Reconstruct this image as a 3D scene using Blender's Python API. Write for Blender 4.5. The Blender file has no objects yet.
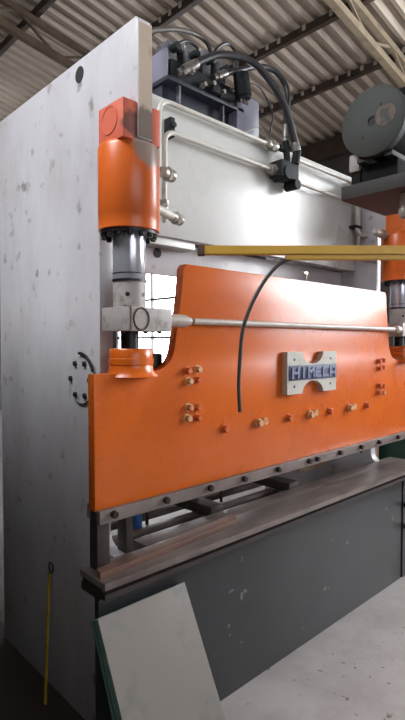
import bpy, bmesh, math, random
from mathutils import Vector, Matrix
random.seed(7)
sc = bpy.context.scene
COL = sc.collection
PI = math.pi

# ------------------------------------------------------------------ helpers
def lin(c):
    return tuple(((v / 12.92) if v <= 0.04045 else ((v + 0.055) / 1.055) ** 2.4) for v in c)

def rgb(r, g, b):
    return lin((r / 255, g / 255, b / 255)) + (1.0,)

def mat(name, col, rough=0.5, metal=0.0, col2=None, scale=6.0, amount=(0.45, 0.65), stretch=(1, 1, 1),
        speck=None, speck_scale=40, speck_th=(0.68, 0.72), bump=0.0, bump_scale=60, emis=None, coat=0.0, coat_rough=0.1, spec=None,
        rough2=None):
    m = bpy.data.materials.new(name)
    m.use_nodes = True
    nt = m.node_tree
    N, K = nt.nodes, nt.links
    b = N['Principled BSDF']
    b.inputs['Base Color'].default_value = col
    b.inputs['Roughness'].default_value = rough
    b.inputs['Metallic'].default_value = metal
    if coat:
        b.inputs['Coat Weight'].default_value = coat
        b.inputs['Coat Roughness'].default_value = coat_rough
    if spec is not None:
        b.inputs['Specular IOR Level'].default_value = spec
    tc = N.new('ShaderNodeTexCoord')
    cur = None
    if col2 is not None:
        mp = N.new('ShaderNodeMapping'); mp.inputs['Scale'].default_value = stretch
        K.new(tc.outputs['Object'], mp.inputs['Vector'])
        nz = N.new('ShaderNodeTexNoise'); nz.inputs['Scale'].default_value = scale
        nz.inputs['Detail'].default_value = 6; nz.inputs['Roughness'].default_value = 0.62
        K.new(mp.outputs['Vector'], nz.inputs['Vector'])
        rp = N.new('ShaderNodeValToRGB')
        rp.color_ramp.elements[0].position = amount[0]; rp.color_ramp.elements[0].color = (0, 0, 0, 1)
        rp.color_ramp.elements[1].position = amount[1]; rp.color_ramp.elements[1].color = (1, 1, 1, 1)
        K.new(nz.outputs['Fac'], rp.inputs['Fac'])
        mx = N.new('ShaderNodeMix'); mx.data_type = 'RGBA'
        mx.inputs['A'].default_value = col; mx.inputs['B'].default_value = col2
        K.new(rp.outputs['Color'], mx.inputs['Factor'])
        cur = mx.outputs['Result']
        if rough2 is not None:
            mr = N.new('ShaderNodeMix'); mr.data_type = 'FLOAT'
            mr.inputs['A'].default_value = rough; mr.inputs['B'].default_value = rough2
            K.new(rp.outputs['Color'], mr.inputs['Factor'])
            K.new(mr.outputs['Result'], b.inputs['Roughness'])
    if speck is not None:
        nz = N.new('ShaderNodeTexNoise'); nz.inputs['Scale'].default_value = speck_scale
        nz.inputs['Detail'].default_value = 3
        K.new(tc.outputs['Object'], nz.inputs['Vector'])
        rp = N.new('ShaderNodeValToRGB')
        rp.color_ramp.elements[0].position = speck_th[0]; rp.color_ramp.elements[0].color = (0, 0, 0, 1)
        rp.color_ramp.elements[1].position = speck_th[1]; rp.color_ramp.elements[1].color = (1, 1, 1, 1)
        K.new(nz.outputs['Fac'], rp.inputs['Fac'])
        mx = N.new('ShaderNodeMix'); mx.data_type = 'RGBA'
        mx.inputs['A'].default_value = col; mx.inputs['B'].default_value = speck
        if cur: K.new(cur, mx.inputs['A'])
        K.new(rp.outputs['Color'], mx.inputs['Factor'])
        cur = mx.outputs['Result']
    if cur: K.new(cur, b.inputs['Base Color'])
    if bump:
        nz = N.new('ShaderNodeTexNoise'); nz.inputs['Scale'].default_value = bump_scale; nz.inputs['Detail'].default_value = 4
        K.new(tc.outputs['Object'], nz.inputs['Vector'])
        bp = N.new('ShaderNodeBump'); bp.inputs['Strength'].default_value = bump; bp.inputs['Distance'].default_value = 0.01
        K.new(nz.outputs['Fac'], bp.inputs['Height']); K.new(bp.outputs['Normal'], b.inputs['Normal'])
    if emis:
        b.inputs['Emission Color'].default_value = emis[0]
        b.inputs['Emission Strength'].default_value = emis[1]
    return m

def box(bm, x0, x1, y0, y1, z0, z1, bev=0.0):
    t = bmesh.new()
    bmesh.ops.create_cube(t, size=1)
    for v in t.verts:
        v.co = Vector(((x0 + x1) / 2 + v.co.x * (x1 - x0), (y0 + y1) / 2 + v.co.y * (y1 - y0), (z0 + z1) / 2 + v.co.z * (z1 - z0)))
    if bev:
        bmesh.ops.bevel(t, geom=t.edges[:], offset=bev, segments=2, profile=0.6, affect='EDGES')
    join(bm, t)

def join(bm, t):
    me = bpy.data.meshes.new('tmp'); t.to_mesh(me); t.free(); bm.from_mesh(me); bpy.data.meshes.remove(me)

def frame(d):
    d = d.normalized()
    a = Vector((0, 0, 1)) if abs(d.z) < 0.9 else Vector((1, 0, 0))
    u = d.cross(a).normalized(); v = d.cross(u).normalized()
    return u, v

def lathe(bm, p0, d, prof, seg=32, caps=True):
    """prof: (distance along d, radius)"""
    p0 = Vector(p0); d = Vector(d).normalized(); u, v = frame(d)
    rings = []
    for (s, r) in prof:
        rings.append([bm.verts.new(p0 + d * s + (u * math.cos(2 * PI * k / seg) + v * math.sin(2 * PI * k / seg)) * r) for k in range(seg)])
    for a, b in zip(rings, rings[1:]):
        for k in range(seg):
            bm.faces.new((a[k], a[(k + 1) % seg], b[(k + 1) % seg], b[k]))
    if caps:
        bm.faces.new(rings[0]); bm.faces.new(rings[-1])

def cyl(bm, p0, p1, r, r2=None, seg=24, ch=0.0):
    p0 = Vector(p0); p1 = Vector(p1); L = (p1 - p0).length
    r2 = r if r2 is None else r2
    prof = [(0, r), (L, r2)] if not ch else [(0, r - ch), (ch, r), (L - ch, r2), (L, r2 - ch)]
    lathe(bm, p0, p1 - p0, prof, seg)

def spline(pts, n=8):
    P = [Vector(p) for p in pts]
    P = [P[0] * 2 - P[1]] + P + [P[-1] * 2 - P[-2]]
    out = []
    for i in range(1, len(P) - 2):
        for k in range(n):
            t = k / n
            a, b, c, d = P[i - 1], P[i], P[i + 1], P[i + 2]
            out.append(0.5 * ((2 * b) + (c - a) * t + (2 * a - 5 * b + 4 * c - d) * t * t + (3 * b - a - 3 * c + d) * t ** 3))
    out.append(P[-2])
    return out

def tube(bm, pts, r, seg=14, smooth=True, n=8):
    P = spline(pts, n) if smooth else [Vector(p) for p in pts]
    rings = []; pu = None
    for i, p in enumerate(P):
        d = (P[min(i + 1, len(P) - 1)] - P[max(i - 1, 0)]).normalized()
        if pu is None: u, v = frame(d)
        else:
            u = (pu - d * pu.dot(d)).normalized(); v = d.cross(u)
        pu = u
        rings.append([bm.verts.new(p + (u * math.cos(2 * PI * k / seg) + v * math.sin(2 * PI * k / seg)) * r) for k in range(seg)])
    for a, b in zip(rings, rings[1:]):
        for k in range(seg):
            bm.faces.new((a[k], a[(k + 1) % seg], b[(k + 1) % seg], b[k]))
    bm.faces.new(rings[0]); bm.faces.new(rings[-1])

def rounded(pts, r, n=6):
    """polyline with filleted corners"""
    P = [Vector(p) for p in pts]; out = [P[0]]
    for a, b, c in zip(P, P[1:], P[2:]):
        d1 = (a - b).normalized(); d2 = (c - b).normalized()
        rr = min(r, (a - b).length * .45, (c - b).length * .45)
        s = b + d1 * rr; e = b + d2 * rr
        for k in range(n + 1):
            t = k / n
            out.append(s * (1 - t) ** 2 + b * 2 * t * (1 - t) + e * t * t)
    out.append(P[-1])
    return out

def prism(bm, poly, axis, a0, a1, bev=0.0):
    """poly in the two remaining axes (X,Z for 'y', Y,Z for 'x', X,Y for 'z')"""
    t = bmesh.new()
    def co(p, a):
        if axis == 'x': return (a, p[0], p[1])
        if axis == 'y': return (p[0], a, p[1])
        return (p[0], p[1], a)
    A = [t.verts.new(co(p, a0)) for p in poly]; B = [t.verts.new(co(p, a1)) for p in poly]
    t.faces.new(A); t.faces.new(B)
    n = len(poly)
    for k in range(n): t.faces.new((A[k], A[(k + 1) % n], B[(k + 1) % n], B[k]))
    bmesh.ops.recalc_face_normals(t, faces=t.faces[:])
    if bev:
        es = [e for e in t.edges if len(e.link_faces) == 2 and e.calc_face_angle(0) > 0.5]
        bmesh.ops.bevel(t, geom=es, offset=bev, segments=2, profile=0.6, affect='EDGES')
    join(bm, t)

def hexa(bm, p, d, r, h):
    lathe(bm, p, d, [(0, r), (h * .8, r), (h, r * .82)], 6)

def worldloc(o):
    l = Vector(o.location)
    while o.parent: o = o.parent; l += Vector(o.location)
    return l

def obj(name, bm, m, parent=None, smooth=40, label=None):
    bmesh.ops.recalc_face_normals(bm, faces=bm.faces[:])
    if parent is None:                       # origin at the base of its box
        xs = [v.co for v in bm.verts]
        org = Vector(((min(c.x for c in xs) + max(c.x for c in xs)) / 2, (min(c.y for c in xs) + max(c.y for c in xs)) / 2, min(c.z for c in xs)))
    else: org = worldloc(parent)
    me = bpy.data.meshes.new(name)
    for v in bm.verts: v.co -= org
    bm.to_mesh(me); bm.free()
    me.materials.append(m)
    if smooth:
        me.shade_smooth()
        try: me.set_sharp_from_angle(angle=math.radians(smooth))
        except Exception: pass
    o = bpy.data.objects.new(name, me); COL.objects.link(o)
    if parent is not None: o.parent = parent
    else: o.location = org
    if label: o['label'] = label
    return o

def tag(o, label, cat, group=None):
    o['label'] = label; o['category'] = cat
    if group: o['group'] = group
    return o

def thing(name, label, cat, loc, group=None):
    o = bpy.data.objects.new(name, None); COL.objects.link(o); o.location = loc
    o.empty_display_size = 0.1
    return tag(o, label, cat, group)

def struct(name, bm, m, parent=None, smooth=40):
    o = obj(name, bm, m, parent, smooth)
    if parent is None: o['kind'] = 'structure'
    return o

def BM(): return bmesh.new()

# ------------------------------------------------------------------ materials
M = {}
M['white'] = mat('worn_white_paint', rgb(194, 191, 195), .28, col2=rgb(170, 164, 163), scale=2.2, amount=(.42, .72), stretch=(1, 1, .45),
                 speck=rgb(132, 124, 118), speck_scale=11, speck_th=(.62, .76), bump=.05, bump_scale=14, rough2=.5)
M['beamwhite'] = mat('beam_white_paint', rgb(204, 205, 202), .26, col2=rgb(186, 184, 180), scale=2.0, amount=(.4, .8), bump=.02, bump_scale=9, rough2=.36)
M['plateedge'] = mat('bare_plate_edge', rgb(178, 160, 142), .6, col2=rgb(70, 58, 50), scale=9, amount=(.55, .75), stretch=(1, 1, .4))
M['orange'] = mat('orange_enamel', rgb(208, 98, 24), .26, col2=rgb(197, 89, 21), scale=3, amount=(.4, .7), bump=.02, bump_scale=10, rough2=.3)
M['orange_cyl'] = mat('orange_enamel_greasy', rgb(210, 99, 36), .30, col2=rgb(120, 74, 54), scale=5, amount=(.60, .74), rough2=.5)
M['orange_pale'] = mat('orange_primer', rgb(205, 100, 74), .5, col2=rgb(170, 80, 62), scale=12, amount=(.5, .75))
M['orange_bolt'] = mat('orange_bolt_paint', rgb(202, 92, 36), .42, col2=rgb(196, 130, 78), scale=38, amount=(.56, .70))
M['bare_bolt'] = mat('chipped_bolt', rgb(205, 160, 112), .45, col2=rgb(196, 92, 40), scale=40, amount=(.5, .62))
M['chrome'] = mat('polished_rod', rgb(206, 207, 216), .2, .62)
M['greyiron'] = mat('grey_painted_iron', rgb(160, 153, 149), .5, col2=rgb(112, 100, 93), scale=16, amount=(.52, .72), bump=.05)
M['rodpaint'] = mat('pale_bar_paint', rgb(172, 160, 150), .4, col2=rgb(146, 124, 108), scale=14, amount=(.55, .75))
M['darkstub'] = mat('black_oily_steel', rgb(26, 26, 30), .4, .4)
M['darksteel'] = mat('dark_brown_steel', rgb(72, 62, 58), .45, .3, col2=rgb(52, 44, 42), scale=9, amount=(.4, .7))
M['darkened'] = mat('oily_dark_steel', rgb(56, 47, 45), .45, .2, col2=rgb(42, 35, 34), scale=9, amount=(.4, .7))
M['rail'] = mat('rail_steel', rgb(124, 112, 107), .36, .2, col2=rgb(88, 75, 71), scale=11, amount=(.42, .72), stretch=(.4, 1, 1), bump=.05)
M['apron'] = mat('dark_grey_apron_paint', rgb(51, 52, 54), .32, col2=rgb(44, 45, 47), scale=3, amount=(.4, .7), stretch=(1, 1, .4),
                 speck=rgb(120, 120, 120), speck_scale=14, speck_th=(.70, .76))
M['clamp'] = mat('clamp_bar_steel', rgb(130, 118, 113), .42, .25, col2=rgb(98, 84, 79), scale=10, amount=(.4, .7), stretch=(.5, 1, 1))
M['screw'] = mat('black_screw', rgb(46, 40, 38), .45, .5)
M['badge'] = mat('badge_cast_grey', rgb(186, 182, 172), .5, col2=rgb(160, 150, 138), scale=20, amount=(.5, .75))
M['badgeband'] = mat('badge_navy', rgb(54, 58, 86), .5, col2=rgb(72, 76, 102), scale=40, amount=(.4, .7))
M['badgeletter'] = mat('badge_letter_grey', rgb(112, 119, 150), .5, col2=rgb(84, 90, 122), scale=60, amount=(.5, .7))
M['pipe'] = mat('pipe_paint', rgb(196, 194, 184), .32, col2=rgb(160, 150, 136), scale=10, amount=(.5, .75))
M['nut'] = mat('zinc_nut', rgb(170, 166, 156), .38, .5, col2=rgb(110, 100, 90), scale=30, amount=(.5, .7))
M['blackiron'] = mat('black_fitting', rgb(34, 37, 40), .7, col2=rgb(56, 56, 55), scale=25, amount=(.58, .72), spec=.25)
M['ferrule'] = mat('steel_ferrule', rgb(150, 144, 138), .38, .7, col2=rgb(80, 74, 70), scale=30, amount=(.5, .7))
M['hose'] = mat('black_rubber', rgb(44, 44, 48), .36, col2=rgb(58, 56, 57), scale=20, amount=(.5, .7))
M['hosebrown'] = mat('brown_rubber', rgb(72, 66, 62), .5, col2=rgb(92, 84, 78), scale=20, amount=(.5, .7))
M['wire'] = mat('black_wire', rgb(40, 36, 36), .5)
M['wirepale'] = mat('pale_wire', rgb(150, 145, 140), .5)
M['navy'] = mat('navy_tank_paint', rgb(38, 40, 54), .45, col2=rgb(54, 56, 68), scale=8, amount=(.5, .8))
M['lav'] = mat('lavender_grey_paint', rgb(132, 132, 148), .45, col2=rgb(110, 108, 122), scale=9, amount=(.5, .8))
M['valve'] = mat('valve_grey', rgb(120, 120, 126), .45, .3, col2=rgb(64, 62, 64), scale=20, amount=(.45, .7))
M['concrete'] = mat('concrete_floor', rgb(164, 157, 156), .55, col2=rgb(140, 132, 130), scale=3.5, amount=(.4, .75),
                    speck=rgb(92, 80, 74), speck_scale=20, speck_th=(.655, .71), bump=.06, bump_scale=50)
M['rooflit'] = mat('lit_fibre_cement', rgb(246, 232, 214), .8, col2=rgb(220, 204, 186), scale=1.6, amount=(.35, .7), stretch=(.3, 1, 1))  # light put into the colour of corrugation webs facing the window
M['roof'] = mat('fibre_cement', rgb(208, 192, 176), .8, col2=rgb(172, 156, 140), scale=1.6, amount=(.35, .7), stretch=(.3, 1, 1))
M['roofshade'] = mat('shaded_fibre_cement', rgb(120, 108, 98), .85, col2=rgb(96, 84, 74), scale=1.6, amount=(.35, .7), stretch=(.3, 1, 1))  # shade put into the colour of webs facing away
M['purlin'] = mat('brown_purlin', rgb(92, 78, 68), .6, col2=rgb(70, 56, 48), scale=6, amount=(.4, .7))
M['truss'] = mat('cream_truss', rgb(178, 162, 138), .6, col2=rgb(138, 118, 96), scale=7, amount=(.5, .8))
M['trussdark'] = mat('brown_truss', rgb(110, 92, 74), .65, col2=rgb(78, 62, 50), scale=7, amount=(.4, .8))
M['bolt'] = mat('galvanised_clip', rgb(225, 220, 212), .4)
M['wall'] = mat('grey_wall', rgb(112, 108, 106), .8, col2=rgb(90, 86, 82), scale=1.5, amount=(.4, .7))
M['walldark'] = mat('dark_wall', rgb(58, 54, 50), .85, col2=rgb(44, 40, 38), scale=1.5, amount=(.4, .7))  # unseen walls toned dark to cut bounced light
M['winframe'] = mat('window_bar_grey', rgb(120, 118, 116), .6)
def pane(name, s): return mat(name, (0.9, .93, .97, 1), .3, emis=((.93, .96, 1.0, 1), s))
M['daylight'] = pane('daylit_glass_front', 26.0)
M['daylight2'] = pane('daylit_glass_rear', 9.0)
M['skylight'] = pane('translucent_sheet', 5.0)
M['plank'] = mat('brown_plank', rgb(122, 90, 76), .6, col2=rgb(76, 54, 46), scale=14, amount=(.35, .7), stretch=(.15, 1, 1), bump=.1)
M['sheet'] = mat('pale_sheet', rgb(130, 124, 118), .34, .15, col2=rgb(100, 99, 96), scale=4.5, amount=(.52, .68), rough2=.5)
M['glass'] = mat('green_glass', rgb(88, 116, 108), .15, col2=rgb(64, 88, 82), scale=10, amount=(.4, .7))
M['glassedge'] = M['glass']
M['yellow'] = mat('yellow_paint', rgb(208, 163, 62), .42, col2=rgb(184, 138, 48), scale=10, amount=(.5, .8))
M['rule'] = mat('yellow_strip', rgb(196, 160, 40), .5, col2=rgb(150, 116, 34), scale=20, amount=(.5, .7))
M['rust'] = mat('rusty_cap', rgb(92, 66, 54), .6, col2=rgb(60, 44, 40), scale=30, amount=(.4, .7))
M['drumface'] = mat('drum_face_grey', rgb(58, 61, 57), .7, col2=rgb(50, 53, 49), scale=12, amount=(.4, .7), bump=.05)
M['drumrust'] = mat('drum_worn_patch', rgb(58, 61, 57), .7, col2=rgb(100, 80, 70), scale=36, amount=(.46, .56))
M['drumbody'] = mat('drum_body_dark', rgb(32, 30, 31), .85, col2=rgb(26, 25, 25), scale=8, amount=(.4, .7), spec=.15)
M['bracket'] = mat('bracket_dark', rgb(44, 40, 39), .65, col2=rgb(34, 30, 29), scale=8, amount=(.4, .7))
M['blue'] = mat('blue_paint', rgb(44, 84, 140), .35)
M['beige'] = mat('beige_sheet', rgb(196, 170, 144), .6, col2=rgb(160, 138, 118), scale=6, amount=(.4, .7))
M['green'] = mat('dark_green_paint', rgb(30, 66, 56), .5)
M['hole'] = mat('grimy_hole', rgb(28, 26, 26), .7)

def darkened(m):  # left floor darkened: oil, with the machine's shade put into the colour
    nt = m.node_tree; N, K = nt.nodes, nt.links; b = N['Principled BSDF']
    src = b.inputs['Base Color'].links[0].from_socket
    g = N.new('ShaderNodeNewGeometry'); sp = N.new('ShaderNodeSeparateXYZ'); K.new(g.outputs['Position'], sp.inputs[0])
    nz = N.new('ShaderNodeTexNoise'); nz.inputs['Scale'].default_value = 2.5; nz.inputs['Detail'].default_value = 5
    K.new(g.outputs['Position'], nz.inputs['Vector'])
    ad = N.new('ShaderNodeMath'); ad.operation = 'MULTIPLY_ADD'; ad.inputs[1].default_value = .5
    K.new(nz.outputs['Fac'], ad.inputs[0]); K.new(sp.outputs['X'], ad.inputs[2])
    mr = N.new('ShaderNodeMapRange'); mr.inputs['From Min'].default_value = .28; mr.inputs['From Max'].default_value = .42
    K.new(ad.outputs[0], mr.inputs['Value'])
    mx = N.new('ShaderNodeMix'); mx.data_type = 'RGBA'; mx.inputs['A'].default_value = rgb(62, 52, 46)
    K.new(mr.outputs['Result'], mx.inputs['Factor']); K.new(src, mx.inputs['B']); K.new(mx.outputs['Result'], b.inputs['Base Color'])
darkened(M['concrete'])
def patch(m, c, rad, col):
    nt = m.node_tree; N, K = nt.nodes, nt.links; b = N['Principled BSDF']
    src = b.inputs['Base Color'].links[0].from_socket
    g = N.new('ShaderNodeNewGeometry'); sb = N.new('ShaderNodeVectorMath'); sb.operation = 'DISTANCE'; sb.inputs[1].default_value = c
    K.new(g.outputs['Position'], sb.inputs[0])
    nz = N.new('ShaderNodeTexNoise'); nz.inputs['Scale'].default_value = 22; nz.inputs['Detail'].default_value = 5
    K.new(g.outputs['Position'], nz.inputs['Vector'])
    ad = N.new('ShaderNodeMath'); ad.operation = 'MULTIPLY_ADD'; ad.inputs[1].default_value = rad * 1.1
    K.new(nz.outputs['Fac'], ad.inputs[0]); K.new(sb.outputs['Value'], ad.inputs[2])
    mr = N.new('ShaderNodeMapRange'); mr.inputs['From Min'].default_value = rad * 1.4; mr.inputs['From Max'].default_value = rad * 1.65
    K.new(ad.outputs[0], mr.inputs['Value'])
    mx = N.new('ShaderNodeMix'); mx.data_type = 'RGBA'; mx.inputs['A'].default_value = col
    K.new(mr.outputs['Result'], mx.inputs['Factor']); K.new(src, mx.inputs['B']); K.new(mx.outputs['Result'], b.inputs['Base Color'])
patch(M['orange_cyl'], (.045, -.37, 2.44), .072, rgb(150, 130, 120))
patch(M['plateedge'], (.03, -.37, 2.52), .07, rgb(112, 96, 84))
patch(M['orange_pale'], (-.02, -.36, 2.52), .05, rgb(120, 62, 50))

# ------------------------------------------------------------------ camera
CAM = Vector((-1.167, -1.943, 1.7))
yaw = math.radians(46.535); pit = math.radians(-1.9017)
cam = bpy.data.cameras.new('camera'); co = bpy.data.objects.new('camera', cam); COL.objects.link(co)
fwd = Vector((math.cos(yaw) * math.cos(pit), math.sin(yaw) * math.cos(pit), math.sin(pit)))
co.location = CAM
co.rotation_euler = fwd.to_track_quat('-Z', 'Y').to_euler()
cam.sensor_fit = 'VERTICAL'; cam.sensor_height = 36.0; cam.lens = 512 / 720 * 36.0
cam.clip_start = .05
sc.camera = co

# ------------------------------------------------------------------ setting
ROOF0, RS = 6.387, 0.17
def roofz(x): return ROOF0 - RS * x
XR = 6.6
bm = BM(); box(bm, -4, XR + .2, -7.7, 11.2, -.2, 0); struct('floor', bm, M['concrete'])

# corrugated roof, corrugations run along X
bm = BM()
prof = []; P = .195; y = -7.5; amp = .042
while y < 11.3:
    prof += [(y, 0), (y + .05, 0), (y + .08, amp), (y + .145, amp)]
    y += P
sky_x = (-3.3, -1.9); sky_y = (-2.5, 2.6)
def roof_strip(bm, x0, x1, ys):
    pr = [p for p in prof if ys[0] <= p[0] <= ys[1]]
    rows = []
    for x in (x0, x1):
        rows.append([bm.verts.new((x, p[0], roofz(x) + p[1])) for p in pr])
    top = [[bm.verts.new(v.co + Vector((0, 0, .008))) for v in r] for r in rows]
    for k in range(len(pr) - 1):
        f_ = bm.faces.new((rows[0][k], rows[0][k + 1], rows[1][k + 1], rows[1][k]))
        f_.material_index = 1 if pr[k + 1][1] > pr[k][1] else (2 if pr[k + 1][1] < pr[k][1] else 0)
        bm.faces.new((top[0][k], top[1][k], top[1][k + 1], top[0][k + 1]))
A = (-8, 12)
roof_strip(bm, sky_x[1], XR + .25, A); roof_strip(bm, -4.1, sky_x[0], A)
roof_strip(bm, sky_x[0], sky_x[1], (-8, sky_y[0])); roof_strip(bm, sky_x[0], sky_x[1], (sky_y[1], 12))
rf = struct('ceiling', bm, M['roof'], smooth=0); rf.data.materials.append(M['roofshade']); rf.data.materials.append(M['rooflit'])
bm = BM(); roof_strip(bm, sky_x[0] - .02, sky_x[1] + .02, (sky_y[0] - .5, sky_y[1] + .5))
struct('window_3', bm, M['skylight'], smooth=0)

# purlins along Y with clips
for i, x in enumerate((5.33, 4.26, 3.07, 1.95, .85, -.3, -1.5, -3.6)):
    bm = BM(); zt = roofz(x) - .012
    box(bm, x - .035, x + .035, -7.2, 11, zt - .10, zt, .004)
    pu = struct('trim_%d' % (i + 1), bm, M['purlin'])
    if i < 3:
        y = -7.5 + .05
        while y < 4.6:
            if y > .8:
                c = BM(); box(c, x - .052, x - .034, y - .022, y + .022, zt - .06, zt + .006, .004)
                obj('roof_clip', c, M['bolt'], pu)
            y += P * (1 if random.random() < .5 else 2)
# lattice trusses along X
def truss(n, y, m, d, step=.55):
    bm = BM()
    x0, x1 = -3.8, XR - .05
    def bar(a, b, w):
        a = Vector(a); b = Vector(b); L = (b - a).length
        t = bmesh.new(); bmesh.ops.create_cube(t, size=1)
        q = (b - a).to_track_quat('X', 'Z').to_matrix().to_4x4()
        mt = Matrix.Translation((a + b) / 2) @ q @ Matrix.Diagonal((L, w, w, 1))
        bmesh.ops.transform(t, matrix=mt, verts=t.verts); join(bm, t)
    off = .165
    bar((x0, y, roofz(x0) - off), (x1, y, roofz(x1) - off), .075)
    bar((x0, y, roofz(x0) - d), (x1, y, roofz(x1) - d), .085)
    x = x0; k = 0
    while x + step < x1:
        a, b = (off, d) if k % 2 == 0 else (d, off)
        bar((x, y, roofz(x) - a), (x + step, y, roofz(x + step) - b), .03)
        x += step; k += 1
    return struct('trim_%d' % n, bm, m)
truss(10, 1.15, M['truss'], .42)
truss(11, 4.5, M['trussdark'], .46)

# right-hand wall with a tall front window band and a rear window
def wall_with_holes(name, holes, y0, y1, z1):
    bm = BM()
    ys = sorted({y0, y1} | {h[0] for h in holes} | {h[1] for h in holes})
    for a, b in zip(ys, ys[1:]):
        hs = [h for h in holes if h[0] <= a and h[1] >= b]
        z = 0
        for h in sorted(hs, key=lambda q: q[2]):
            box(bm, XR, XR + .2, a, b, z, h[2]); z = h[3]
        box(bm, XR, XR + .2, a, b, z, z1)
    return struct(name, bm, M['wall'])
H1 = (-5.6, -1.6, 2.2, 4.95); H2 = (6.6, 9.6, .9, 3.7)
wall_with_holes('wall_right', [H1, H2], -7.5, 11.2, 5.25)
def window(name, h, m, ny, nz):
    bm = BM(); box(bm, XR + .09, XR + .11, h[0], h[1], h[2], h[3])
    w = struct(name, bm, m)
    f = BM(); t = .05
    for k in range(ny + 1):
        y = h[0] + (h[1] - h[0]) * k / ny
        box(f, XR + .02, XR + .085, max(h[0], y - t / 2), min(h[1], y + t / 2), h[2], h[3])
    for k in range(nz + 1):
        z = h[2] + (h[3] - h[2]) * k / nz
        box(f, XR + .02, XR + .085, h[0], h[1], max(h[2], z - t / 2), min(h[3], z + t / 2))
    obj('window_bars', f, M['winframe'], w)
window('window_1', H1, M['daylight'], 5, 2)
window('window_2', H2, M['daylight2'], 2, 3)
bm = BM(); box(bm, XR - .16, XR - .002, -7.5, 11, 4.86, 5.16, .01); struct('trim_12', bm, M['purlin'])
bm = BM(); box(bm, -4, XR + .2, 11, 11.2, 0, 7.1); struct('wall_back', bm, M['wall'])
bm = BM(); box(bm, -4, -3.8, -7.5, 11, 0, 7.0); struct('wall_left', bm, M['walldark'])
bm = BM(); box(bm, -.85, -.76, -.55, 4.5, 0, 2.5); struct('added_shade_wall', bm, M['walldark'])  # unseen wall added to shade the lower left side plate
bm = BM()
for q in ((-4, -3.6, 0, 7.1), (1.2, XR + .2, 0, 7.1), (-3.6, 1.2, 0, 1.2), (-3.6, 1.2, 4.4, 7.1)): box(bm, q[0], q[1], -7.7, -7.5, q[2], q[3])
struct('wall_front', bm, M['walldark'])
bm = BM(); box(bm, -3.6, 1.2, -7.62, -7.6, 1.2, 4.4); struct('added_window', bm, pane('added_front_glow', 2.2))  # unseen glowing pane added to brighten the rods from the front

# ------------------------------------------------------------------ PRESS BRAKE
PB = thing('press_brake', 'tall white hydraulic press brake with orange ram and two orange cylinders', 'machine', (1.2, .2, 0))
CX = 1.203

# side plates
def side_plate(x0, mirror=False):
    arc = [(-.125 + .065 * math.cos(a), .885 + .065 * math.sin(a)) for a in [-k * PI / 2 / 6 for k in range(7)]]
    poly = [(.95, 0), (.95, 2.925), (-.35, 2.925), (-.362, 2.905), (-.362, 2.475), (-.09, 2.475), (-.085, 1.6)] + arc + [(-.215, .818), (-.215, 0)]
    bm = BM(); prism(bm, poly, 'x', x0, x0 + .066, .003)
    bmesh.ops.triangulate(bm, faces=[f for f in bm.faces if len(f.verts) > 4])
    return obj('side_plate', bm, M['white'], PB)
pl = side_plate(0); pr = side_plate(2.34)
for yy in (.02, .075):
    bm = BM(); cyl(bm, (2.336, yy, .885), (2.342, yy, .885), .012, seg=14); obj('plate_hole', bm, M['hole'], pr)
# bare front edge strip of the left ear
bm = BM(); box(bm, .003, .063, -.3655, -.361, 2.48, 2.90); obj('bare_edge', bm, M['plateedge'], pl, label='bare scratched front edge')
bm = BM(); cyl(bm, (-.002, .062, 2.862), (.01, .062, 2.862), .034, seg=28); obj('lifting_hole', bm, M['hole'], pl)
# bearing cover on outer face of left plate
bm = BM(); cyl(bm, (-.012, .055, 1.54), (0, .055, 1.54), .108, seg=44, ch=.003); bc = obj('bearing_cover', bm, M['white'], pl)
for k in range(6):
    a = PI * k / 3
    bm = BM(); hexa(bm, (-.012, .055 + .08 * math.cos(a), 1.54 + .08 * math.sin(a)), (-1, 0, 0), .013, .010)
    obj('cover_bolt', bm, M['screw'], pl)
bm = BM()
arcp = [(-.016, .055 + .115 * math.cos(a), 1.54 + .115 * math.sin(a)) for a in [math.radians(60 + 8 * k) for k in range(-1, 12)]]
arcp = [(-.016, .055 - .115 * math.cos(math.radians(t)), 1.54 + .115 * math.sin(math.radians(t))) for t in range(20, 95, 8)]
tube(bm, arcp, .007, 8); obj('cover_seal', bm, M['screw'], pl)

# crossbeam between the plates
bm = BM(); box(bm, .066, 2.34, .08, .14, 2.24, 2.925, .004); cb = obj('crossbeam', bm, M['beamwhite'], PB)
bm = BM(); box(bm, .066, 2.34, .14, .62, 2.88, 2.922, .004); obj('crossbeam_top', bm, M['beamwhite'], cb)
bm = BM(); box(bm, .066, 2.34, .2, .23, 2.065, 2.24, .003); obj('crossbeam_skirt', bm, M['white'], cb)
bm = BM(); cyl(bm, (.533, .196, 2.176), (.533, .201, 2.176), .026, seg=24); obj('skirt_hole', bm, M['hole'], cb)
bm = BM(); box(bm, .066, .72, .105, .2, 2.2, 2.24, .003); obj('crossbeam_lip', bm, M['beamwhite'], cb)

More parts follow.
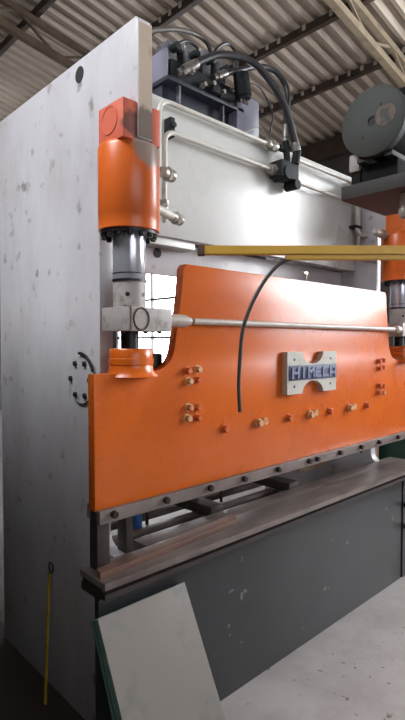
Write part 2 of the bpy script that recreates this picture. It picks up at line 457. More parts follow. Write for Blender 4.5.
# hydraulic cylinders and rods
CY = -.25
def cylinder(cx):
    bm = BM()
    lathe(bm, (cx, CY, 2.138), (0, 0, 1), [(0, .117), (.003, .121), (.06, .121), (.0615, .122), (.313, .122), (.327, .118), (.334, .108)], 56)
    c = obj('hydraulic_cylinder', bm, M['orange_cyl'], PB)
    bm = BM(); box(bm, cx - .101, cx - .0355, -.356, -.19, 2.462, 2.607, .005); obj('fork_block', bm, M['orange_pale' if cx < 1 else 'orange'], c)
    bm = BM(); box(bm, cx + .0335, cx + .075, -.356, -.19, 2.462, 2.607, .005); obj('fork_block', bm, M['orange_pale'], c)
    bm = BM(); lathe(bm, (cx - .101, -.268, 2.545), (-1, 0, 0), [(0, .053), (.003, .053), (.003, .049), (.0012, .048), (.0012, .0)], 40, caps=False); obj('pin_cover', bm, M['orange_pale' if cx < 1 else 'orange'], c)
    bm = BM(); cyl(bm, (cx, CY, 2.127), (cx, CY, 2.139), .114, seg=48); obj('flange', bm, M['darkstub'], c)
    for k in range(14):
        a = 2 * PI * k / 14 + .1
        bm = BM(); hexa(bm, (cx + .1 * math.cos(a), CY + .1 * math.sin(a), 2.128), (0, 0, -1), .011, .018); obj('flange_bolt', bm, M['screw'], c)
    bm = BM(); lathe(bm, (cx, CY, 1.950), (0, 0, 1), [(0, .064), (.004, .066), (.18, .066)], 48); r = obj('piston_rod', bm, M['chrome'], PB)
    bm = BM(); cyl(bm, (cx, CY, 1.972), (cx, CY, 1.976), .0672, seg=48); obj('wiper_ring', bm, M['darkstub'], r)
    bm = BM(); cyl(bm, (cx, CY, 1.942), (cx, CY, 1.951), .069, seg=48); obj('wiper_ring', bm, M['darkstub'], r)
    bm = BM(); cyl(bm, (cx, CY, 1.83), (cx, CY, 1.943), .065, seg=40); cl = obj('rod_collar', bm, M['greyiron'], PB)
    for a in (-2.3, -1.2):
        bm = BM(); dd = Vector((math.cos(a), math.sin(a), 0)); cyl(bm, Vector((cx, CY, 1.89)) + dd * .058, Vector((cx, CY, 1.89)) + dd * .066, .009, seg=10); obj('collar_screw', bm, M['screw'], cl)
    # clamp block with the oval eye
    s = 1 if cx < 1 else -1
    bm = BM(); box(bm, min(cx - s * .095, cx + s * .142), max(cx - s * .095, cx + s * .142), -.345, -.195, 1.746, 1.838, .005); cv = obj('clamp_block', bm, M['greyiron'], PB)
    bm = BM()
    el = [(cx + s * (-.012) + .036 * math.cos(2 * PI * k / 20), -.3465, 1.793 + .042 * math.sin(2 * PI * k / 20)) for k in range(21)]
    tube(bm, el, .0035, 6, smooth=False); obj('eye_outline', bm, M['rust'], cv)
    bm = BM(); box(bm, cx - s * .062 - .003, cx - s * .062 + .003, -.3475, -.20, 1.748, 1.84); obj('clamp_split', bm, M['rust'], cv)
    for (dx, dz) in ((-.05, 1.838), (.03, 1.838), (-.06, 1.746), (.05, 1.746), (.12, 1.746)):
        bm = BM(); up = 1 if dz > 1.8 else -1
        hexa(bm, (cx + s * dx, -.29, dz), (0, 0, up), .009, .008); obj('clamp_screw', bm, M['screw'], cv)
    bm = BM(); cyl(bm, (cx, CY, 1.66), (cx, CY, 1.748), .036, seg=28); obj('threaded_stub', bm, M['darkstub'], PB)
    bm = BM(); lathe(bm, (cx, CY - .01, 1.568), (0, 0, 1), [(0, .106), (.02, .09), (.045, .087), (.048, .090), (.070, .090), (.073, .087), (.104, .087), (.110, .082), (.110, .03)], 44)
    obj('rod_cap', bm, M['orange'], PB)
    return c
cylinder(.035); cylinder(2.371)

# synchronising bar between the clamp blocks
BY = -.316
bm = BM(); cyl(bm, (.32, BY, 1.793), (2.16, BY, 1.793), .0145, seg=24); tb = obj('synchronising_bar', bm, M['rodpaint'], PB)
for x0, x1 in ((.168, .30), (2.238, 2.165)):
    bm = BM(); lathe(bm, (x0, BY, 1.793), (1 if x1 > x0 else -1, 0, 0), [(0, .027), (abs(x1 - x0) * .8, .027), (abs(x1 - x0) * .84, .021), (abs(x1 - x0), .018)], 24)
    obj('bar_sleeve', bm, M['rodpaint'], tb)

# ram
def half():
    L = [(-.155, 1.066), (-.155, 1.583), (.10, 1.583)]
    p0, p1, p2 = Vector((.10, 1.583)), Vector((.225, 1.583)), Vector((.24, 1.69))
    for k in range(1, 9):
        t = k / 8; q = p0 * (1 - t) ** 2 + p1 * 2 * t * (1 - t) + p2 * t * t; L.append((q.x, q.y))
    L += [(.275, 1.90), (.288, 2.02), (.302, 2.04)]
    return L
hl = half(); poly = hl + [(2 * CX - x - .02, z) for x, z in reversed(hl)]
poly = [(x, z) for x, z in poly]
bm = BM(); prism(bm, poly, 'y', -.29, -.245, .004); bmesh.ops.triangulate(bm, faces=[f for f in bm.faces if len(f.verts) > 4])
ram = obj('ram', bm, M['orange'], PB)
bm = BM(); box(bm, -.15, 2.55, -.316, -.291, 1.022, 1.072, .003); box(bm, -.15, 2.55, -.244, -.222, 1.03, 1.085, .003); clampbar = obj('clamp_bar', bm, M['clamp'], ram)
bm = BM(); box(bm, -.148, 2.548, -.2905, -.2445, 1.035, 1.066); obj('tool_holder', bm, M['darksteel'], ram)
x = -.091
for x in (-.091, .164, .418, .645, .904, 1.176, 1.253, 1.49, 1.731, 1.96, 2.226, 2.45):
    bm = BM(); cyl(bm, (x, -.316, 1.052), (x, -.336, 1.052), .014, seg=16, ch=.002); obj('clamp_screw', bm, M['screw'], ram)
# ram bolts: (x, z, radius, chipped)
bolts = []
for bx in (.335, 2.02):
    for bz, sgn in ((1.556, 1), (1.398, -1)):
        for dx, dz in ((-.03, sgn * .024), (.03, sgn * .028), (-.022, -sgn * .022), (.028, -sgn * .018)):
            bolts.append((bx + dx, bz + dz, .014, random.random() < .14))
for bx in (.537, 1.025, 1.417, 1.843): bolts.append((bx, 1.302, .017, False))
for k, (bx, bz, r, chip) in enumerate(bolts):
    bm = BM(); cyl(bm, (bx, -.29, bz), (bx, -.294, bz), r * 1.45, seg=18); hexa(bm, (bx, -.294, bz), (0, -1, 0), r * 1.1, .022); obj('ram_bolt', bm, M['bare_bolt' if chip else 'orange_bolt'], ram)
for bx in (.796, 1.236, 1.649):
    bm = BM(); cyl(bm, (bx - .022, -.29, 1.303), (bx - .022, -.305, 1.303), .024, seg=18); hexa(bm, (bx - .022, -.305, 1.303), (0, -1, 0), .020, .016)
    cyl(bm, (bx + .018, -.29, 1.31), (bx + .018, -.316, 1.31), .019, seg=16)
    obj('ram_bolt', bm, M['bare_bolt'], ram, label='chipped double bolt with bare metal showing')
for bx in (-.142, 2.54):
    for bz in (1.12, 1.10):
        pass
bm = BM(); cyl(bm, (.185, -.20, 1.575), (.185, -.20, 1.655), .045, seg=24, ch=.006); box(bm, .15, .22, -.244, -.2, 1.55, 1.60); obj('stop_buffer', bm, M['darkstub'], ram, label='black round buffer')
# eye bolt on ram top
bm = BM(); cyl(bm, (1.213, -.267, 2.04), (1.213, -.267, 2.082), .006, seg=12); box(bm, 1.186, 1.226, -.274, -.26, 2.078, 2.094, .003); obj('tee_bolt', bm, M['nut'], ram)
# badge
bx0, bx1, bz0, bz1 = .972, 1.434, 1.430, 1.653
def badge_poly():
    w = .135; n = 14; P_ = []
    P_ += [(bx0, bz0), (bx0 + w, bz0)]
    xa, xb = bx0 + w, bx1 - w
    for k in range(0, n + 1):
        t = k / n; P_.append((xa + (xb - xa) * t, bz0 + .014 + .052 * math.sin(PI * t) ** .55))
    P_ += [(bx1 - w, bz0), (bx1, bz0), (bx1, bz1), (bx1 - w, bz1)]
    for k in range(0, n + 1):
        t = k / n; P_.append((xb - (xb - xa) * t, bz1 - .014 - .052 * math.sin(PI * t) ** .55))
    P_ += [(bx0 + w, bz1), (bx0, bz1)]
    return P_
bm = BM(); prism(bm, badge_poly(), 'y', -.325, -.291); bmesh.ops.triangulate(bm, faces=[f for f in bm.faces if len(f.verts) > 4]); obj('badge', bm, M['badge'], ram, smooth=30, label='pale grey H shaped badge')
bm = BM(); box(bm, bx0 + .012, bx1 - .004, -.330, -.3245, 1.502, 1.582, .002); obj('badge_band', bm, M['badgeband'], ram)
for bx in (bx0 + .06, bx1 - .06):
    for bz in (bz0 + .04, bz1 - .04):
        bm = BM(); cyl(bm, (bx, -.3245, bz), (bx, -.327, bz), .007, seg=12); obj('badge_screw', bm, M['screw'], ram)
# raised letters
def letters(txt, x0, x1, z0, z1, y0, y1):
    bm = BM(); n = len(txt); w = (x1 - x0) / n; g = .008; t = .0135
    for i, ch in enumerate(txt):
        a, b = x0 + i * w + g / 2, x0 + (i + 1) * w - g / 2; zm = (z0 + z1) / 2
        R = lambda p, q, r, s: box(bm, p, q, y0, y1, r, s)
        if ch == 'H': R(a, a + t, z0, z1); R(b - t, b, z0, z1); R(a + t, b - t, zm - t / 2, zm + t / 2)
        elif ch == 'I': c = (a + b) / 2; R(c - t / 2, c + t / 2, z0, z1)
        elif ch == 'M':
            R(a, a + t, z0, z1); R(b - t, b, z0, z1); c = (a + b) / 2
            prism(bm, [(a + t, z1), (a + t, z1 - .02), (c, zm - .008), (c, zm + .012)], 'y', y0, y1)
            prism(bm, [(b - t, z1), (b - t, z1 - .02), (c, zm - .008), (c, zm + .012)], 'y', y0, y1)
        elif ch == 'E': R(a, a + t, z0, z1); R(a + t, b, z0, z0 + t); R(a + t, b, z1 - t, z1); R(a + t, b - .008, zm - t / 2, zm + t / 2)
        elif ch == 'C': R(a, a + t, z0, z1); R(a + t, b, z0, z0 + t); R(a + t, b, z1 - t, z1)
        elif ch == 'A': R(a, a + t, z0, z1); R(b - t, b, z0, z1); R(a + t, b - t, z1 - t, z1); R(a + t, b - t, zm - t, zm)
    return bm
lw = (bx1 - bx0 - .04) / 6
for i, ch in enumerate('HIMECA'):
    obj('badge_letter', letters(ch, bx0 + .024 + i * lw, bx0 + .024 + (i + 1) * lw, 1.513, 1.571, -.336, -.3295), M['badgeletter'], ram, smooth=0)

# bed: apron plate, table rails
bm = BM(); box(bm, -.135, 2.385, -.279, -.25, 0, .758, .002); bed = obj('bed', bm, M['apron'], PB)
bm = BM(); box(bm, 2.40, 2.56, -.285, -.225, 0, .758, .004); obj('bed_end', bm, M['apron'], bed)
for z in (.53, .37):
    bm = BM(); hexa(bm, (2.43, -.285, z), (0, -1, 0), .02, .03); obj('bed_bolt', bm, M['screw'], bed)
bm = BM(); box(bm, -.165, 2.58, -.372, -.195, .797, .824, .002); obj('table_rail', bm, M['rail'], bed)
rp = [(-.345, .797), (-.205, .797), (-.205, .778), (-.195, .774), (-.195, .75), (-.205, .745), (-.330, .745), (-.330, .755), (-.364, .757), (-.364, .778), (-.345, .780)]
bm = BM(); prism(bm, rp, 'x', -.16, 2.575); bmesh.ops.triangulate(bm, faces=[f for f in bm.faces if len(f.verts) > 4]); obj('rail_base', bm, M['darkened'], bed, smooth=0)
bm = BM(); box(bm, .16, 2.58, -.194, -.09, .75, .8235, .002); obj('rear_rail', bm, M['rail'], bed)
bm = BM(); box(bm, -.06, 2.5, -.25, -.225, 0, .74); obj('bed_core', bm, M['darksteel'], bed)
bm = BM(); box(bm, -.128, -.072, -.262, -.205, .824, 1.034, .003); obj('tool_block', bm, M['darksteel'], PB)
bm = BM(); box(bm, .055, .09, -.19, -.125, .76, 1.03, .003); obj('gauge_upright', bm, M['darksteel'], PB)
# back gauge
bg = None
bm = BM(); box(bm, .12, 1.55, .02, .06, .775, .80, .003); bg = obj('back_gauge', bm, M['rail'], PB)
bm = BM(); box(bm, .12, 1.7, .30, .345, .72, .755, .003); obj('gauge_beam', bm, M['rail'], bg)
bm = BM(); box(bm, .12, 1.7, .15, .18, .71, .74, .003); obj('gauge_beam', bm, M['darksteel'], bg)
for xx in (.70, 1.36):
    bm = BM(); box(bm, xx - .045, xx + .045, -.085, .55, .80, .855, .004); obj('gauge_arm', bm, M['darksteel'], bg)
    bm = BM(); box(bm, xx - .02, xx + .03, .2, .27, .855, .93, .004); cyl(bm, (xx - .06, .16, .87), (xx + .06, .16, .87), .03, seg=16); obj('gauge_slide', bm, M['darksteel'], bg)
bm = BM(); cyl(bm, (.12, .24, .80), (1.7, .24, .80), .014, seg=16); obj('gauge_shaft', bm, M['rail'], bg)
bm = BM(); cyl(bm, (.322, .1, .60), (.322, .1, .86), .026, seg=20, ch=.004); obj('gas_spring', bm, M['blue'], bg, label='blue cylinder')
for xx in (.46, 1.02):
    bm = BM(); cyl(bm, (xx, .2, .74), (xx, .2, 1.06), .009, seg=12); obj('guide_rod', bm, M['darksteel'], bg)
bm = BM(); box(bm, .09, 1.8, .36, .40, .46, .60, .003); obj('rear_beam', bm, M['darksteel'], bg)
bm = BM(); prism(bm, [(1.93, .90), (2.02, 1.02), (2.22, 1.02), (2.29, .93), (2.29, .74), (1.93, .74)], 'y', .28, .31, .003); obj('rear_guard', bm, M['beige'], bg, label='beige guard plate')
bm = BM(); box(bm, 2.0, 2.2, .262, .28, .845, .862, .002); obj('guard_rib', bm, M['truss'], bg)

# pipes on the crossbeam
PY = .035
def pipe(pts, r=.0115, rad=.055):
    bm = BM(); tube(bm, rounded(pts, rad), r, 14, smooth=False); return obj('pipe', bm, M['pipe'], PB)
def nut(parent, p, d, r=.023, h=.05, m='nut'):
    bm = BM(); p = Vector(p); d = Vector(d).normalized()
    lathe(bm, p, d, [(0, r * .7), (h * .1, r * .8), (h * .12, r * .8), (h * .4, r * .8)], 20)
    lathe(bm, p + d * h * .38, d, [(0, r), (h * .28, r)], 6); lathe(bm, p + d * h * .64, d, [(0, r * .9), (h * .3, r * .9), (h * .36, r * .7)], 20)
    return obj('pipe_nut', bm, M[m], parent)
p1 = pipe([(1.27, PY, 2.886), (.42, PY, 2.886), (.395, PY - .02, 2.52), (.30, -.13, 2.47)], .0125, .07)
p2 = pipe([(1.29, PY, 2.745), (.452, PY, 2.745), (.448, PY, 2.385)], .0135, .07)
nut(p1, (.285, -.15, 2.462), (1, .3, 0), .032, .085)
nut(p2, (.448, PY, 2.345), (0, 0, 1), .026, .06)
bm = BM(); tube(bm, rounded([(.448, PY, 2.37), (.448, PY, 2.30), (.30, -.15, 2.285)], .04), .0135, 12, smooth=False); obj('elbow_tube', bm, M['pipe'], p2)
bm = BM(); cyl(bm, (.15, -.22, 2.28), (.36, -.13, 2.28), .021, seg=20); obj('port_tube', bm, M['pipe'], p2)
nut(p2, (.35, -.134, 2.28), (1, .43, 0), .030, .095)
bm = BM(); box(bm, .485, .515, .03, .08, 2.725, 2.82, .003); cyl(bm, (.50, .03, 2.78), (.50, .015, 2.78), .014, seg=10); obj('pipe_clip', bm, M['blackiron'], p2)
nut(p1, (1.235, PY, 2.886), (1, 0, 0), .033, .09); nut(p2, (1.255, PY, 2.745), (1, 0, 0), .036, .10)
# check-valve block, black
bm = BM(); box(bm, 1.30, 1.47, -.03, .07, 2.70, 2.80, .01); cyl(bm, (1.39, 0, 2.80), (1.385, .01, 2.93), .020, seg=18)
cyl(bm, (1.33, .02, 2.885), (1.41, .02, 2.885), .020, seg=18); cyl(bm, (1.44, -.02, 2.80), (1.448, -.03, 2.88), .026, seg=18)
cyl(bm, (1.36, -.04, 2.73), (1.36, .07, 2.73), .04, seg=18); cyl(bm, (1.46, -.03, 2.68), (1.46, .06, 2.68), .03, seg=18)
vb = obj('check_valve', bm, M['blackiron'], PB)
p3 = pipe([(1.47, PY, 2.722), (2.27, PY, 2.722), (2.27, PY, 2.50), (2.40, -.05, 2.48)], .0125, .06)
p4 = pipe([(1.45, PY, 2.865), (2.2, PY, 2.865), (2.30, PY, 2.78), (2.30, PY, 2.33), (2.32, -.10, 2.30)], .0125, .06)
bm = BM(); box(bm, 2.24, 2.325, .02, .08, 2.545, 2.565, .003); obj('pipe_clip', bm, M['blackiron'], p3)
for p, z in ((p3, 2.46), (p4, 2.325)):
    bm = BM(); lathe(bm, (2.10, -.20, z), (1, .05, 0), [(0, .015), (.01, .024), (.09, .024), (.10, .031), (.15, .031), (.155, .024), (.20, .022)], 22); obj('port_elbow', bm, M['nut'], p)

# ------------------------------------------------------------------ HYDRAULIC POWER UNIT on the crossbeam
HU = thing('hydraulic_power_unit', 'grey valve manifold and dark tank sitting on top of the white crossbeam', 'hydraulic unit', (.9, .35, 2.922))
bm = BM(); box(bm, .585, 1.12, .22, .58, 2.922, 3.09, .004); obj('tank', bm, M['navy'], HU)
for px in (.665, 1.0):
    bm = BM(); box(bm, px - .006, px + .006, .165, .19, 2.922, 3.085, .001); obj('post', bm, M['valve'], HU)
bm = BM(); box(bm, .57, 1.16, .15, .6, 3.078, 3.10, .003); obj('tray', bm, M['navy'], HU)
bm = BM(); box(bm, .57, .585, .165, .6, 3.10, 3.245, .004); b_ = obj('end_panel', bm, M['lav'], HU)
bm = BM(); cyl(bm, (.568, .31, 3.145), (.571, .31, 3.145), .026, seg=22); obj('panel_hole', bm, M['hole'], HU)
bm = BM(); box(bm, 1.10, 1.30, .15, .45, 2.922, 3.19, .008); obj('cabinet', bm, M['lav'], HU)
bm = BM(); box(bm, .60, 1.10, .16, .42, 3.10, 3.20, .006); obj('manifold', bm, M['blackiron'], HU)
# valves: body, coil, knob
for k, (vx, vy, vz, h) in enumerate(((.625, .23, 3.20, .10), (.69, .30, 3.20, .16), (.755, .22, 3.20, .11), (.82, .30, 3.20, .19), (.88, .23, 3.20, .15), (.945, .31, 3.20, .21), (1.0, .23, 3.20, .13), (1.06, .32, 3.20, .22),
                                     (.75, .38, 3.20, .20), (1.0, .39, 3.20, .24))):
    bm = BM(); box(bm, vx - .032, vx + .032, vy - .05, vy + .05, vz, vz + h, .006)
    v = obj('valve', bm, M['valve'], HU)
    bm = BM(); cyl(bm, (vx, vy - .05, vz + h * .6), (vx, vy - .10, vz + h * .6), .022, seg=16, ch=.003); obj('coil', bm, M['blackiron'], v)
    bm = BM(); cyl(bm, (vx, vy, vz + h), (vx, vy, vz + h + .03), .014, seg=12); obj('knob', bm, M['ferrule'], v)
for (vx, vz) in ((.66, 3.13), (.72, 3.16), (.81, 3.12), (.88, 3.15), (.96, 3.13), (1.03, 3.16)):
    bm = BM(); hexa(bm, (vx, .16, vz), (0, -1, 0), .018, .03); cyl(bm, (vx, .13, vz), (vx, .115, vz), .012, seg=12); obj('plug', bm, M['ferrule'], HU)
bm = BM(); box(bm, .87, .93, .12, .2, 3.105, 3.15, .006); cyl(bm, (.95, .16, 3.12), (1.05, .14, 3.135), .026, seg=18); obj('valve_coil', bm, M['blackiron'], HU)
bm = BM(); lathe(bm, (1.085, .11, 3.275), (.18, -.02, -1), [(0, .03), (.008, .045), (.13, .050), (.135, .04), (.15, .04)], 20); so = obj('solenoid', bm, M['blackiron'], HU)
for dx in (-.025, .0, .025):
    bm = BM(); cyl(bm, (1.11 + dx, .105, 3.13), (1.113 + dx, .105, 3.105), .007, seg=8); obj('solenoid_pin', bm, M['ferrule'], so)

# hoses
def hose(name, label, pts, r, m, ends=()):
    t = thing(name, label, 'hose', pts[0], None)
    bm = BM(); tube(bm, pts, r, 16); obj('rubber_tube', bm, M[m], t)
    for (a, b, rr) in ends:
        bm = BM(); a = Vector(a); b = Vector(b); L = (b - a).length
        lathe(bm, a, b - a, [(0, rr * .8), (L * .28, rr * .8), (L * .3, rr * 1.05), (L * .92, rr * 1.05), (L, rr * .95)], 20); obj('ferrule', bm, M['ferrule'], t)
    return t
hose('hydraulic_hose', 'thickest black hose arching over from the manifold down to the black valve block',
     [(.66, .15, 3.15), (.72, .12, 3.19), (.79, .1, 3.24), (.88, .08, 3.288), (.983, .06, 3.312), (1.087, .04, 3.315), (1.175, .02, 3.281), (1.283, -.02, 3.167), (1.358, -.03, 3.062), (1.416, -.03, 2.949), (1.446, -.03, 2.87)],
     .0205, 'hose', [((.645, .16, 3.135), (.745, .115, 3.205), .026), ((1.450, -.03, 2.86), (1.425, -.03, 2.925), .026)])
hose('hydraulic_hose', 'second black hose running under the thick hose to a pale upright fitting',
     [(.906, .15, 3.202), (.983, .13, 3.244), (1.09, .12, 3.296), (1.228, .1, 3.358), (1.355, .08, 3.372), (1.427, .05, 3.305), (1.432, .03, 3.215), (1.402, .02, 3.116), (1.385, .01, 3.014)],
     0.0175, 'hose', [((.905, .15, 3.2), (.985, .13, 3.243), .023), ((1.384, .01, 2.92), (1.386, .01, 3.03), .021)])
hose('return_hose', 'brownish hose arching above the valves from behind the white side plate',
     [(.389, .16, 3.10), (.395, .16, 3.20), (.465, .18, 3.285), (.591, .22, 3.366), (.739, .26, 3.443), (.891, .3, 3.499), (.996, .3, 3.49), (1.054, .3, 3.40)], .0135, 'hosebrown')
hose('pilot_hose', 'short thin black loop over the middle valves',
     [(.695, .25, 3.30), (.717, .25, 3.347), (.791, .25, 3.398), (.868, .25, 3.391), (.891, .25, 3.34)], .009, 'hose')
hose('pilot_hose', 'small dark loop at the far end of the valve row',
     [(.98, .25, 3.36), (1.03, .25, 3.448), (1.124, .25, 3.515), (1.196, .25, 3.48), (1.20, .25, 3.36)], .011, 'hose')
t = thing('signal_cable', 'thin dark cable looping beside the black solenoid', 'cable', (1.2, .1, 3.2))
bm = BM(); tube(bm, [(1.13, .08, 3.22), (1.19, .08, 3.23), (1.252, .08, 3.209), (1.309, .08, 3.156), (1.344, .08, 3.085), (1.319, .08, 2.985), (1.282, .06, 2.92)], .0055, 8); obj('cable_run', bm, M['hosebrown'], t)
bm = BM(); tube(bm, [(1.057, .06, 2.903), (1.118, .055, 2.943), (1.19, .05, 2.978), (1.245, .05, 2.932), (1.27, .05, 2.89)], .0035, 8)
tag(obj('signal_wire', bm, M['wirepale'], None), 'thin pale wire bowed in front of the lavender cabinet', 'wire')

# ------------------------------------------------------------------ loose things
bm = BM(); prism(bm, [(-.145, -.283), (-.16, -.332), (.64, -.283), (.69, -.208)], 'z', .824, .85, .002)
tag(obj('plank', bm, M['plank']), 'long flat brown wooden strip lying on the left end of the bed', 'plank')

# leaning sheets at the left end of the bed
A0 = Vector((-.168, -.281, .658)); A1 = Vector((.287, -.281, .657)); DN = Vector((0, -.228, -.494)).normalized(); NRM = Vector((0, -DN.z, DN.y)) * -1
if NRM.y > 0: NRM = -NRM
LEN = (A0.z + .0) / -DN.z
def lean(name, x0, x1, off, th, m, fan=0.0, top=0.0):
    bm = BM()
    d = (DN + Vector((0, -fan, 0))).normalized(); n = Vector((0, d.z, -d.y))
    if n.y > 0: n = -n
    a = Vector((0, -.281, .657 + top)) + n * off
    L = a.z / -d.z
    L = (a.z - 0.004) / -d.z - th * .6
    vs = []
    for x in (x0, x1):
        for q in (a, a + n * th, a + n * th + d * L, a + d * L): vs.append(bm.verts.new((x, q.y, q.z)))
    f = [(0, 1, 2, 3), (7, 6, 5, 4), (0, 4, 5, 1), (1, 5, 6, 2), (2, 6, 7, 3), (3, 7, 4, 0)]
    for q in f: bm.faces.new([vs[i] for i in q])
    bmesh.ops.bevel(bm, geom=bm.edges[:], offset=.0012, segments=1, affect='EDGES')
    return obj(name, bm, m, smooth=0)
for k in range(4):
    o = lean('glass_sheet', -.172 + .002 * (k % 2), .26 - .01 * (k % 2), .001 + k * .0105, .008, M['glass'], fan=.012 * k, top=0)
    tag(o, ['green edged glass sheet leaning directly against the dark bed', 'green edged glass sheet second out from the dark bed', 'green edged glass sheet third out from the dark bed',
            'green edged glass sheet just behind the pale front sheet'][k], 'glass sheet', 'glass sheets leaning on the bed')
o = lean('pale_sheet', -.168, .262, .043, .006, M['sheet'], fan=.052)
tag(o, 'large pale grey stained sheet leaning in front of the glass at the bed corner', 'sheet')

# yellow strip with wire ring leaning on the side plate
t = thing('yellow_strip', 'narrow yellow strip with a wire ring leaning against the white side plate', 'strip', (-.077, .28, 0))
bm = BM()
a = Vector((-.085, .275, .002)); b = Vector((-.008, .375, .575)); d = (b - a).normalized(); u = Vector((0, 1, 0)); u = (u - d * u.dot(d)).normalized(); w = d.cross(u)
tube(bm, [a, b], .001, 4, smooth=False); bm.clear()
vs = []
for p in (a, b):
    for (s1, s2) in ((-1, -1), (1, -1), (1, 1), (-1, 1)): vs.append(bm.verts.new(p + u * .0085 * s1 + w * .0035 * s2))
for q in ((0, 1, 2, 3), (7, 6, 5, 4), (0, 4, 5, 1), (1, 5, 6, 2), (2, 6, 7, 3), (3, 7, 4, 0)): bm.faces.new([vs[i] for i in q])
obj('strip_blade', bm, M['rule'], t)
bm = BM(); tube(bm, [Vector((-.008, .365, .603)) + Vector((.0, .022 * math.cos(2 * PI * k / 18) - .01, .026 * math.sin(2 * PI * k / 18))) for k in range(19)], .0035, 6, smooth=False); obj('wire_ring', bm, M['screw'], t, label='dark wire ring')

# column machine in front at the right: platform, drum, all on one column
DM = thing('drum_machine', 'round grey drum on a dark steel platform in front of the press', 'machine', (.80, -1.58, 0))
dc = Vector((.71, -.925, 2.567))
bm = BM(); lathe(bm, dc, (1, 0, 0), [(0, .018), (0, .128), (.004, .134), (.035, .134), (.04, .128), (.04, .05)], 56, caps=False); df = obj('drum_face', bm, M['drumface'], DM)
bm = BM(); cyl(bm, dc + Vector((.004, 0, 0)), dc + Vector((.012, 0, 0)), .021, seg=24); obj('centre_bore', bm, M['hole'], df)
for (dy, dz) in ((-.036, .053), (.038, -.055), ):
    bm = BM(); cyl(bm, dc + Vector((-.001, dy, dz)), dc + Vector((.01, dy, dz)), .006, seg=12); obj('small_hole', bm, M['hole'], df)
bm = BM(); cyl(bm, dc + Vector((-.0012, -.055, .008)), dc + Vector((.004, -.055, .008)), .042, seg=26); obj('worn_patch', bm, M['drumrust'], df, label='worn rusty patch')
bm = BM(); lathe(bm, dc + Vector((.04, 0, 0)), (1, 0, 0), [(0, .05), (0, .122), (.26, .122), (.28, .10), (.28, .0)], 48, caps=False); obj('drum_body', bm, M['drumbody'], DM)
bm = BM(); box(bm, .82, 1.1, -1.18, -.90, 2.66, 2.71, .006); obj('drum_guard', bm, M['drumbody'], DM)
bm = BM(); box(bm, .705, 1.075, -1.66, -.794, 2.283, 2.338, .004); pf = obj('platform', bm, M['bracket'], DM)
bm = BM(); box(bm, .73, 1.05, -1.0, -.965, 2.425, 2.445, .003); box(bm, .73, 1.05, -.885, -.85, 2.425, 2.445, .003); obj('drum_foot', bm, M['bracket'], DM)
bm = BM(); box(bm, .775, 1.05, -1.0, -.84, 2.337, 2.427, .006); obj('motor_base', bm, M['drumbody'], DM)
bm = BM(); box(bm, .765, .80, -.845, -.805, 2.338, 2.42, .003); obj('terminal_post', bm, M['drumbody'], DM)
bm = BM(); box(bm, .755, .80, -.845, -.80, 2.405, 2.475, .005); obj('terminal_box', bm, M['greyiron'], DM, label='pale terminal box')
bm = BM(); cyl(bm, (.715, -.955, 2.25), (.735, -.955, 2.25), .001, seg=8); bm.clear()
cyl(bm, (.80, -1.02, 2.283), (.80, -1.02, 2.23), .02, seg=16); lathe(bm, (.80, -1.02, 2.235), (0, 0, -1), [(0, .012), (.01, .024), (.03, .026), (.045, .018), (.05, .004)], 18); obj('clamp_knob', bm, M['nut'], DM)
bm = BM(); cyl(bm, (.86, -1.58, .02), (.86, -1.58, 2.29), .055, seg=28); obj('column', bm, M['bracket'], DM)
bm = BM(); cyl(bm, (.86, -1.58, 0), (.86, -1.58, .02), .16, seg=36); obj('column_foot', bm, M['bracket'], DM)

# yellow boom
YB = thing('yellow_boom', 'horizontal yellow tube boom with a rusty end cap crossing above the ram', 'boom', (.72, -1.51, 1.98))
R_ = Vector((.7258, -.6879, 0)); S0 = Vector((-.067, -.766, 1.989))
def barR(bm, s0, s1, off, w, h, bev=.002):
    n = Vector((R_.y, -R_.x, 0)) * -1
    t = bmesh.new(); bmesh.ops.create_cube(t, size=1)
    mt = Matrix(((R_.x, n.x, 0, 0), (R_.y, n.y, 0, 0), (0, 0, 1, 0), (0, 0, 0, 1)))
    c = S0 + R_ * (s0 + s1) / 2 + Vector(off)
    bmesh.ops.transform(t, matrix=Matrix.Translation(c) @ mt @ Matrix.Diagonal((s1 - s0, w, h, 1)), verts=t.verts)
    if bev: bmesh.ops.bevel(t, geom=t.edges[:], offset=bev, segments=2, affect='EDGES')
    join(bm, t)
bm = BM(); barR(bm, .015, 1.10, (0, 0, 0), .026, .027); obj('boom_tube', bm, M['yellow'], YB)
bm = BM(); barR(bm, .27, 1.08, (0, 0, -.022), .02, .015); obj('cable_duct', bm, M['yellow'], YB)
bm = BM(); barR(bm, -.004, .018, (0, 0, 0), .03, .032); obj('end_cap', bm, M['rust'], YB, label='rusty brown end cap')
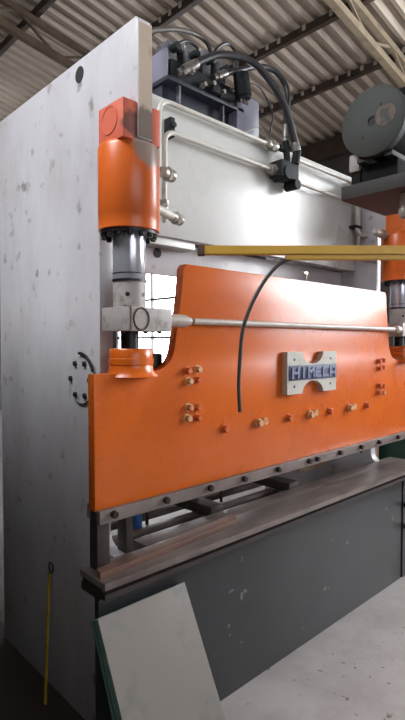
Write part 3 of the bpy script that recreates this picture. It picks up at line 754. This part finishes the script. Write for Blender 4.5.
bm = BM(); cyl(bm, S0 + R_ * 1.12 + Vector((0, 0, -.05)), S0 + R_ * 1.12 + Vector((0, 0, .05)), .068, seg=28); obj('boom_hinge', bm, M['yellow'], YB)
bm = BM(); tube(bm, [(.17, -.99, 1.972), (.145, -.968, 1.966), (.126, -.95, 1.955), (.109, -.935, 1.940), (.081, -.91, 1.896), (.049, -.884, 1.822), (.027, -.867, 1.741), (.018, -.863, 1.647), (.014, -.862, 1.569), (.014, -.867, 1.484)], .0062, 10)
tag(obj('hanging_cable', bm, M['wire']), 'black cable end hanging from the yellow boom in front of the ram', 'cable')

# things behind the press at the right
t = thing('storage_cabinet', 'dark green cabinet standing behind the press, seen under the ram', 'cabinet', (5.6, 1.1, 0))
bm = BM(); box(bm, 5.12, 6.1, .8, 1.4, 0, 1.1, .01); obj('cabinet_body', bm, M['green'], t)
bm = BM(); box(bm, 5.105, 5.12, .84, 1.36, .05, 1.05, .004); obj('cabinet_door', bm, M['green'], t)
t = thing('crate', 'beige crate beside the dark green cabinet behind the press', 'crate', (4.75, 1.5, 0))
bm = BM(); box(bm, 4.5, 5.0, 1.25, 1.8, 0, .95, .01); obj('crate_body', bm, M['beige'], t)
bm = BM(); box(bm, 4.48, 5.02, 1.23, 1.82, .48, .52, .004); obj('crate_band', bm, M['trussdark'], t)

# ------------------------------------------------------------------ light
w = bpy.data.worlds.new('world'); sc.world = w; w.use_nodes = True
b = w.node_tree.nodes['Background']; b.inputs['Color'].default_value = (.86, .93, 1.0, 1); b.inputs['Strength'].default_value = .45

ld = bpy.data.lights.new('added_plate_lamp', 'AREA'); ld.shape = 'DISK'; ld.size = 1.7; ld.energy = 205; ld.color = (.93, .96, 1.0)  # unseen lamp added to brighten the top of the left plate
lo = bpy.data.objects.new('added_plate_lamp', ld); COL.objects.link(lo); lo.location = (-2.45, .2, 4.6)
sc.view_settings.view_transform = 'Standard'; sc.view_settings.look = 'None'
sc.view_settings.exposure = 0.0; sc.view_settings.gamma = 1.0
try: sc.view_settings.use_curve_mapping = False
except Exception: pass
